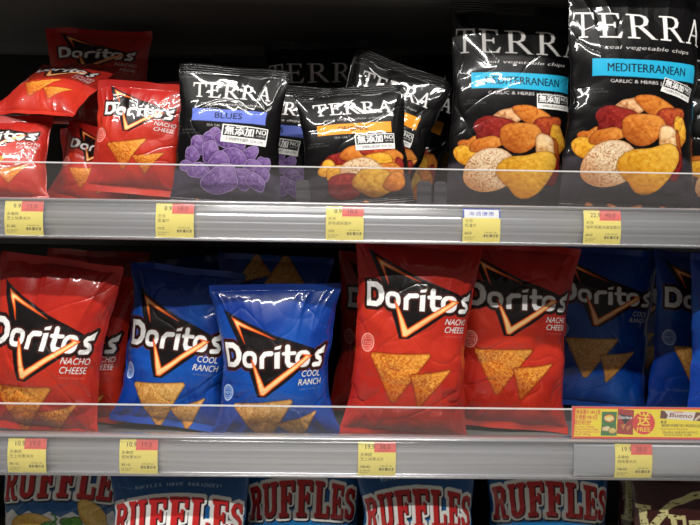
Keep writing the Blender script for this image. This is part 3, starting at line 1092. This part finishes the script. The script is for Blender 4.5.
b = bag('tortilla_chip_bag', 'upright small red chip bag with gold tortilla chips, left of the first black bag', c_t, g_ured, 'nacho_m', .190, .218, .055, 11, HI,
        crumple=1.0, dent=[(-.04, .05, .03, .008)])
pose(b, 131, .09, ZU, roll=4.5, lean=4, yaw=-4, dz=.028)
b = bag('tortilla_chip_bag', 'small red chip bag cut by the left edge, lowest at the shelf front', c_t, g_ured, 'nacho_m', .178, .185, .055, 12, HI, crumple=1.1)
pose(b, -4, .06, ZU, roll=-5, lean=18, yaw=8)
b = bag('tortilla_chip_bag', 'small red chip bag lying tipped back above the leftmost bag', c_t, g_ured, 'nacho_m', .185, .21, .045, 13, HI, crumple=.9)
pose(b, 26, .10, ZU, roll=6, lean=44, yaw=-3, dz=.180)
b = bag('tortilla_chip_bag', 'small crumpled red chip bag wedged low behind the upright red bag', c_t, g_ured, 'nacho_m', .178, .165, .05, 14, HI, crumple=1.4)
pose(b, 84, .155, ZU, roll=12, lean=8, yaw=-8)
b = bag('tortilla_chip_bag', 'dim dark red chip bag standing highest at the back left', c_t, g_ured, 'nacho_m', .25, .225, .05, 15, MD, crumple=1.0)
pose(b, 95, .32, ZU, roll=1, lean=0, yaw=0, dz=.222)
b = bag('tortilla_chip_bag', 'dark red chip bag buried low in the left pile under the highest red bag', c_t, g_ured, 'nacho_m', .20, .218, .055, 18, LO, crumple=1.2)
pose(b, 100, .32, ZU)
b = bag('tortilla_chip_bag', 'dim dark red chip bag half hidden behind the upright red and first black bags', c_t, g_ured, 'nacho_m', .20, .30, .06, 16, MD, crumple=1.0)
pose(b, 166, .26, ZU, roll=-8, lean=4, yaw=0)
b = bag('nut_pouch', 'dark pouch with brown nuts and white label at the far left back', 'nut pouch', None, 'nut', .10, .24, .04, 17, MD)
pose(b, -2, .26, ZU, roll=3, lean=0, yaw=4)

ST = lambda x, z, r, w=.055: (x, z, w, w * 26 / 60, math.radians(r))
b = bag('vegetable_chip_bag', 'black chip bag with blue band and purple chips, leftmost black bag at the front', c_v, g_veg, 'blues', .205, .268, .05, 21, HI, black=True,
        seal=.017, rib=True, crumple=.5, pinch=.08, sticker=ST(.030, .135, -3, .076))
pose(b, 224, .05, ZU, roll=2.5, lean=2, yaw=0)
b = bag('vegetable_chip_bag', 'black chip bag with blue band, half hidden behind the leftmost black bag', c_v, g_veg, 'blues', .205, .262, .05, 22, HI, black=True,
        seal=.017, rib=True, crumple=1.0, sticker=ST(.022, .132, -3, .072))
pose(b, 263, .135, ZU, roll=5, lean=3, yaw=-4)
b = bag('vegetable_chip_bag', 'black chip bag with orange band and mixed chips, tilted left, at the front', c_v, g_veg, 'original', .208, .232, .05, 123, HI, black=True,
        seal=.016, rib=True, crumple=.5, pinch=.09, sticker=ST(.034, .118, 0, .068))
pose(b, 359, .05, ZU, roll=-5.5, lean=4, yaw=3)
b = bag('vegetable_chip_bag', 'black chip bag with orange band leaning right behind the front orange band bag', c_v, g_veg, 'original', .215, .30, .05, 24, HI, black=True,
        seal=.018, rib=True, crumple=1.1, fold=1.4, sticker=ST(.03, .15, 0, .068))
pose(b, 352, .145, ZU, roll=20, lean=4, yaw=-4)
b = bag('vegetable_chip_bag', 'dim black chip bag tilted right beside the large black bags', c_v, g_veg, 'original', .215, .32, .05, 25, MD, black=True,
        seal=.018, rib=True, crumple=1.1)
pose(b, 382, .225, ZU, roll=17, lean=3, yaw=0)
b = bag('vegetable_chip_bag', 'dim black chip bag at the back between blue and orange band bags', c_v, g_veg, 'medit', .245, .425, .06, 26, MD, black=True,
        seal=.018, rib=True, crumple=1.0, sticker=ST(.066, .226, 0, .068))
pose(b, 322, .30, ZU, roll=-3, lean=2)
b = bag('vegetable_chip_bag', 'dim black chip bag highest at the back beside the large black bags', c_v, g_veg, 'original', .24, .44, .06, 27, MD, black=True,
        seal=.018, rib=True, crumple=1.0)
pose(b, 428, .41, ZU, roll=-5, lean=2)
b = bag('vegetable_chip_bag', 'dim black chip bag standing tall behind the leftmost black bag, almost unlit', c_v, g_veg, 'medit', .245, .41, .06, 28, MD, black=True,
        seal=.018, rib=True, crumple=1.0, sticker=ST(.066, .226, 0, .068))
pose(b, 240, .39, ZU, roll=6, lean=2)

b = bag('vegetable_chip_bag', 'large black chip bag with turquoise band, left of the two tall ones', c_v, g_big, 'medit', .262, .432, .065, 31, HI, black=True,
        seal=.02, rib=True, crumple=.55, pinch=.07, sticker=ST(.066, .228, 0, .068), dent=[(-.10, .30, .03, .006)])
pose(b, 508, .125, ZU, roll=1.5, lean=1, yaw=0)
b = bag('vegetable_chip_bag', 'large black chip bag with turquoise band, at the right edge', c_v, g_big, 'medit', .255, .43, .065, 32, HI, black=True,
        seal=.02, rib=True, crumple=.6, pinch=.07, sticker=ST(.064, .232, -14, .062), dent=[(-.10, .24, .025, .007)])
pose(b, 626, .05, ZU, roll=2.2, lean=1, yaw=0)
b = bag('vegetable_chip_bag', 'large black chip bag hidden behind the two tall turquoise band bags', c_v, g_big, 'medit', .25, .385, .06, 33, LO, black=True, seal=.02)
pose(b, 566, .215, ZU, roll=3, lean=1)
b = bag('vegetable_chip_bag', 'dark chip bag peeking past the far right edge bag', c_v, g_big, 'medit', .25, .38, .06, 34, LO, black=True, seal=.02)
pose(b, 735, .14, ZU, roll=1, lean=1)

# ------------------------------------------------------------------ bags on the lower shelf
b = bag('tortilla_chip_bag', 'red chip bag at the left edge of the lower shelf, front row', c_t, g_lred, 'nacho_s', .232, .324, .08, 41, HI, crumple=1.5, fold=2, pinch=.13)
pose(b, 38, .065, ZL, roll=7, lean=2, yaw=2)
b = bag('tortilla_chip_bag', 'darker red chip bag tucked behind the front left red bag', c_t, g_lred, 'nacho_s', .22, .30, .07, 42, MD, crumple=1.2)
pose(b, 76, .165, ZL, roll=5, lean=1, yaw=-6)
b = bag('tortilla_chip_bag', 'dim dark red chip bag standing tallest behind the left red bags', c_t, g_lred, 'nacho_l', .24, .352, .07, 43, MD, crumple=1.0)
pose(b, 92, .30, ZL, roll=2, lean=1)
b = bag('tortilla_chip_bag', 'blue chip bag beside the left red bags, darkened slanting top', c_t, g_blue, 'ranch_s', .235, .315, .07, 44, HI, crumple=1.4, fold=2, pinch=.15)
pose(b, 170, .115, ZL, roll=5, lean=5, yaw=-3)
b = bag('tortilla_chip_bag', 'bright blue chip bag in the middle of the lower shelf with wide flat top seal', c_t, g_blue, 'ranch_s', .248, .290, .075, 45, HI, crumple=1.2, fold=1.8,
        pinch=.18, seal=.012)
pose(b, 279, .06, ZL, roll=-1.5, lean=2, yaw=0)
b = bag('tortilla_chip_bag', 'dim blue chip bag behind the slanting blue bag', c_t, g_blue, 'ranch_s', .24, .335, .07, 46, MD, crumple=1.2)
pose(b, 205, .325, ZL, roll=-5, lean=1)
b = bag('tortilla_chip_bag', 'dim blue chip bag upside down behind the bright middle blue bag', c_t, g_blue, 'ranch_s', .25, .345, .07, 47, MD, crumple=1.1)
pose(b, 276, .21, ZL, roll=182, lean=2, yaw=0)
b = bag('tortilla_chip_bag', 'tall red chip bag left of the pair, right of the bright blue bag', c_t, g_lred, 'nacho_l', .242, .372, .08, 48, HI, crumple=1.4, fold=1.8, pinch=.13)
pose(b, 406, .065, ZL, roll=4, lean=1, yaw=0)
b = bag('tortilla_chip_bag', 'tall red chip bag right of the pair, beside the dark blue bags', c_t, g_lred, 'nacho_l', .246, .372, .075, 49, HI, crumple=1.4, fold=1.8, pinch=.13)
pose(b, 508, .13, ZL, roll=3.5, lean=1, yaw=-2)
b = bag('tortilla_chip_bag', 'dark red chip bag in deep shade behind the left one of the tall red pair', c_t, g_lred, 'nacho_l', .245, .35, .07, 50, MD, crumple=1)
pose(b, 386, .23, ZL, roll=3, lean=1)
b = bag('tortilla_chip_bag', 'large dark blue chip bag set back beside the tall red pair', c_t, g_blue, 'ranch_l', .24, .372, .065, 51, HI, crumple=.9)
pose(b, 594, .285, ZL, roll=4, lean=1, yaw=-6)
b = bag('tortilla_chip_bag', 'dark blue chip bag farthest back, seen in the gap on the right', c_t, g_blue, 'ranch_l', .235, .36, .06, 52, MD, crumple=1)
pose(b, 634, .43, ZL, roll=4, lean=1)
b = bag('tortilla_chip_bag', 'dark blue chip bag cut by the bright blue bag at the right edge', c_t, g_blue, 'ranch_l', .235, .365, .06, 53, HI, crumple=.9)
pose(b, 702, .22, ZL, roll=3, lean=1, yaw=-4)
b = bag('tortilla_chip_bag', 'bright blue chip bag at the right edge, only its left side showing', c_t, g_blue, 'ranch_l', .24, .355, .075, 54, HI, crumple=1)
pose(b, 744, .11, ZL, roll=3, lean=2, yaw=0)

# ------------------------------------------------------------------ bags on the bottom shelf
b = bag('ridged_chip_bag', 'white and blue ridged chip bag with green peppers, bottom left', c_r, g_ridge, 'ruf_j', .262, .342, .06, 61, HI, crumple=.7)
pose(b, 66, .125, ZB, roll=1, lean=2)
for i, (px, d, lab, roll, W) in enumerate(((184, .05, 'blue ridged chip bag with its slogan showing, right of the pepper one', -1, .262), (306, .11, 'blue ridged chip bag second from the left of the plain blue ones', 0, .235),
                                  (426, .065, 'blue ridged chip bag third of the plain blue ones, tilted left', -2, .228), (550, .11, 'blue ridged chip bag beside the dark brown bags', 1, .255))):
    b = bag('ridged_chip_bag', lab, c_r, g_ridge, 'ruf', W, .343 if i == 0 else .353, .07, 62 + i, HI, crumple=.7)
    pose(b, px, d, ZB, roll=roll, lean=2)
b = bag('kettle_chip_bag', 'dark brown chip bag with cream lettering at the bottom right corner, front', c_r, 'dark brown kettle chip bags', 'kettle', .24, .33, .07, 71, HI, crumple=.7)
pose(b, 693, .065, ZB, roll=2, lean=2)
b = bag('kettle_chip_bag', 'dark brown chip bag standing behind the front brown bag', c_r, 'dark brown kettle chip bags', 'kettle', .235, .33, .06, 72, MD, crumple=.7)
pose(b, 664, .165, ZB, roll=6, lean=1)

# ------------------------------------------------------------------ price tags
def price_tag(px, py_top, rail_top, A, label, cat='price tag'):
    p = at(px, py_top, -.004)
    r = bpy.data.objects.new('price_tag', None)
    COL.objects.link(r)
    h = .0600
    r.location = (p.x, -.0072, rail_top - .0655)
    r['label'] = label
    r['category'] = cat
    r['group'] = 'yellow shelf price tags'
    o = printed_sheet('card', A, .0655, h - .001, r, M_PAPER, .6, bend=lambda z: -.0028 * np.sin(np.clip(z / h, 0, 1) * PI))
    return r


T = price_tag
T(26, 202, RT_MID, tag_art(('9.9', '15.0'), ('多樂脆', '芝士味粟米片'), '31.8G'), 'yellow and red price tag at the left end of the upper rail')
T(176, 203, RT_MID, tag_art(('8.9', '18.0'), ('天然', '藍薯片'), '1OZ'), 'yellow and red price tag under the purple vegetable chip bag')
T(345, 205, RT_MID, tag_art(('8.9', '18.0'), ('天然', '原味蔬菜脆片'), '1OZ'), 'yellow and red price tag under the orange band bag')
T(481, 206, RT_MID, tag_art(('本週優惠', ''), ('天然', '紅薯片'), '6OZ', True), 'yellow price tag with blue and white header on the upper rail')
T(601, 207, RT_MID, tag_art(('22.9', '40.0'), ('天然', '地中海風味蔬菜脆片'), '6OZ'), 'yellow and red price tag under the right large black bag')
T(29, 437, RT_LOW, tag_art(('10.9', '19.0'), ('多樂脆', '芝士味粟米片'), '92.1G'), 'yellow and red price tag at the left end of the lower rail')
T(140, 438, RT_LOW, tag_art(('10.9', '19.0'), ('多樂脆', '甜味粟米片'), '92.1G'), 'yellow and red price tag under the left blue chip bag')
T(377, 440, RT_LOW, tag_art(('19.9', '38.0'), ('多樂脆', '芝士味粟米片'), '198.4G'), 'yellow and red price tag under the left tall red bag')
T(632, 442, RT_LOW, tag_art(('19.9', '38.0'), ('多樂脆', '甜味粟米片'), '198.4G'), 'yellow and red price tag on the grey strip below the promotion label')

# smooth grey insert strip behind the right tag, and the promotion label above it
p0 = at(572, 450, 0).x
o = extrude_x('rail_insert_strip', M_GREYSTRIP, [(-.0064 - .0022 * math.sin(PI * i / 8), -.0072 - i * .0071) for i in range(9)] +
              [(-.0068 - .0022 * math.sin(PI * i / 8) + .0008, -.0072 - i * .0071) for i in range(8, -1, -1)], p0, XR - .01)
o.location = (0, 0, RT_LOW)
o['label'] = 'plain grey insert strip in the right end of the lower rail'
o['category'] = 'label strip'
for q in bpy.data.objects:
    if q.name.startswith('price_tag') and q.location.x > p0 and q.location.z < 1.1:
        q.location.y -= .0006
pr = bpy.data.objects.new('promotion_label', None)
COL.objects.link(pr)
pw = .238
pr.location = (at(571, 425, 0).x + pw / 2, -.004, RT_LOW + .001)
pr['label'] = 'yellow promotion label with red border and round red FREE burst'
pr['category'] = 'label'
printed_sheet('card', promo_art(), pw, .056, pr, M_PAPER, .55)
hold = boxes('clear_holder', M_FENCE, [(-pw / 2 - .003, pw / 2 + .003, -.0035, -.0025, -.002, .058)], pr)
hold.data.materials[0] = M_COVER


# smoked plastic pusher plates between the small black bags
def pusher(px, d, label, w=.026, h=.062):
    import bmesh
    r = bpy.data.objects.new('shelf_pusher', None)
    COL.objects.link(r)
    p = at(px, 200, d)
    r.location = (p.x, d, ZU)
    r['label'] = label
    r['category'] = 'shelf pusher'
    r['group'] = 'smoked plastic pushers'
    bm = bmesh.new()
    pts = [(-w / 2, .003), (w / 2, .003)] + [(w / 2 - .006 + .006 * math.cos(a), h - .006 + .006 * math.sin(a)) for a in np.linspace(0, PI / 2, 5)] + \
          [(-w / 2 + .006 + .006 * math.cos(a), h - .006 + .006 * math.sin(a)) for a in np.linspace(PI / 2, PI, 5)]
    f = bm.faces.new([bm.verts.new((x, -.002, z)) for x, z in pts])
    e = bmesh.ops.extrude_face_region(bm, geom=[f])
    for v in e['geom']:
        if isinstance(v, bmesh.types.BMVert):
            v.co.y += .004
    bmesh.ops.recalc_face_normals(bm, faces=bm.faces[:])
    me = bpy.data.meshes.new('m')
    bm.to_mesh(me)
    bm.free()
    link('plate', me, M_SMOKE, r, False)
    boxes('foot', M_SMOKE, [(-w / 2, w / 2, -.002, .05, 0, .003)], r)


pusher(303, .045, 'smoked plastic pusher between the blue and orange band bags')
pusher(424, .035, 'smoked plastic pusher, left of the two beside the large black bag')
pusher(440, .035, 'smoked plastic pusher, right of the two beside the large black bag', .022)

# ------------------------------------------------------------------ light
def tube(x, y, z, lx, ly, power, col=(1, .97, .92)):
    l = bpy.data.lights.new('ceiling_tube', 'AREA')
    l.shape = 'RECTANGLE'
    l.size, l.size_y = lx, ly
    l.energy = power
    l.color = col
    o = bpy.data.objects.new('ceiling_tube', l)
    COL.objects.link(o)
    o.location = (x, y, z)
    return o


tube(-1.05, -1.1, 3.1, 1.3, .06, 29)
tube(.55, -1.1, 3.1, 1.3, .06, 29)
tube(-.3, -1.8, 3.1, 2.8, .06, 60)
w = bpy.data.worlds.new('store')
S.world = w
w.use_nodes = True
w.node_tree.nodes['Background'].inputs['Color'].default_value = (1, .93, .86, 1)
w.node_tree.nodes['Background'].inputs['Strength'].default_value = .055

S.view_settings.view_transform = 'Standard'
S.view_settings.look = 'None'
S.view_settings.gamma = 1
S.view_settings.exposure = 0.45
S.view_settings.use_curve_mapping = False
S.cycles.use_denoising = True
S.cycles.max_bounces = 6
S.cycles.transparent_max_bounces = 10
S.cycles.sample_clamp_indirect = 4
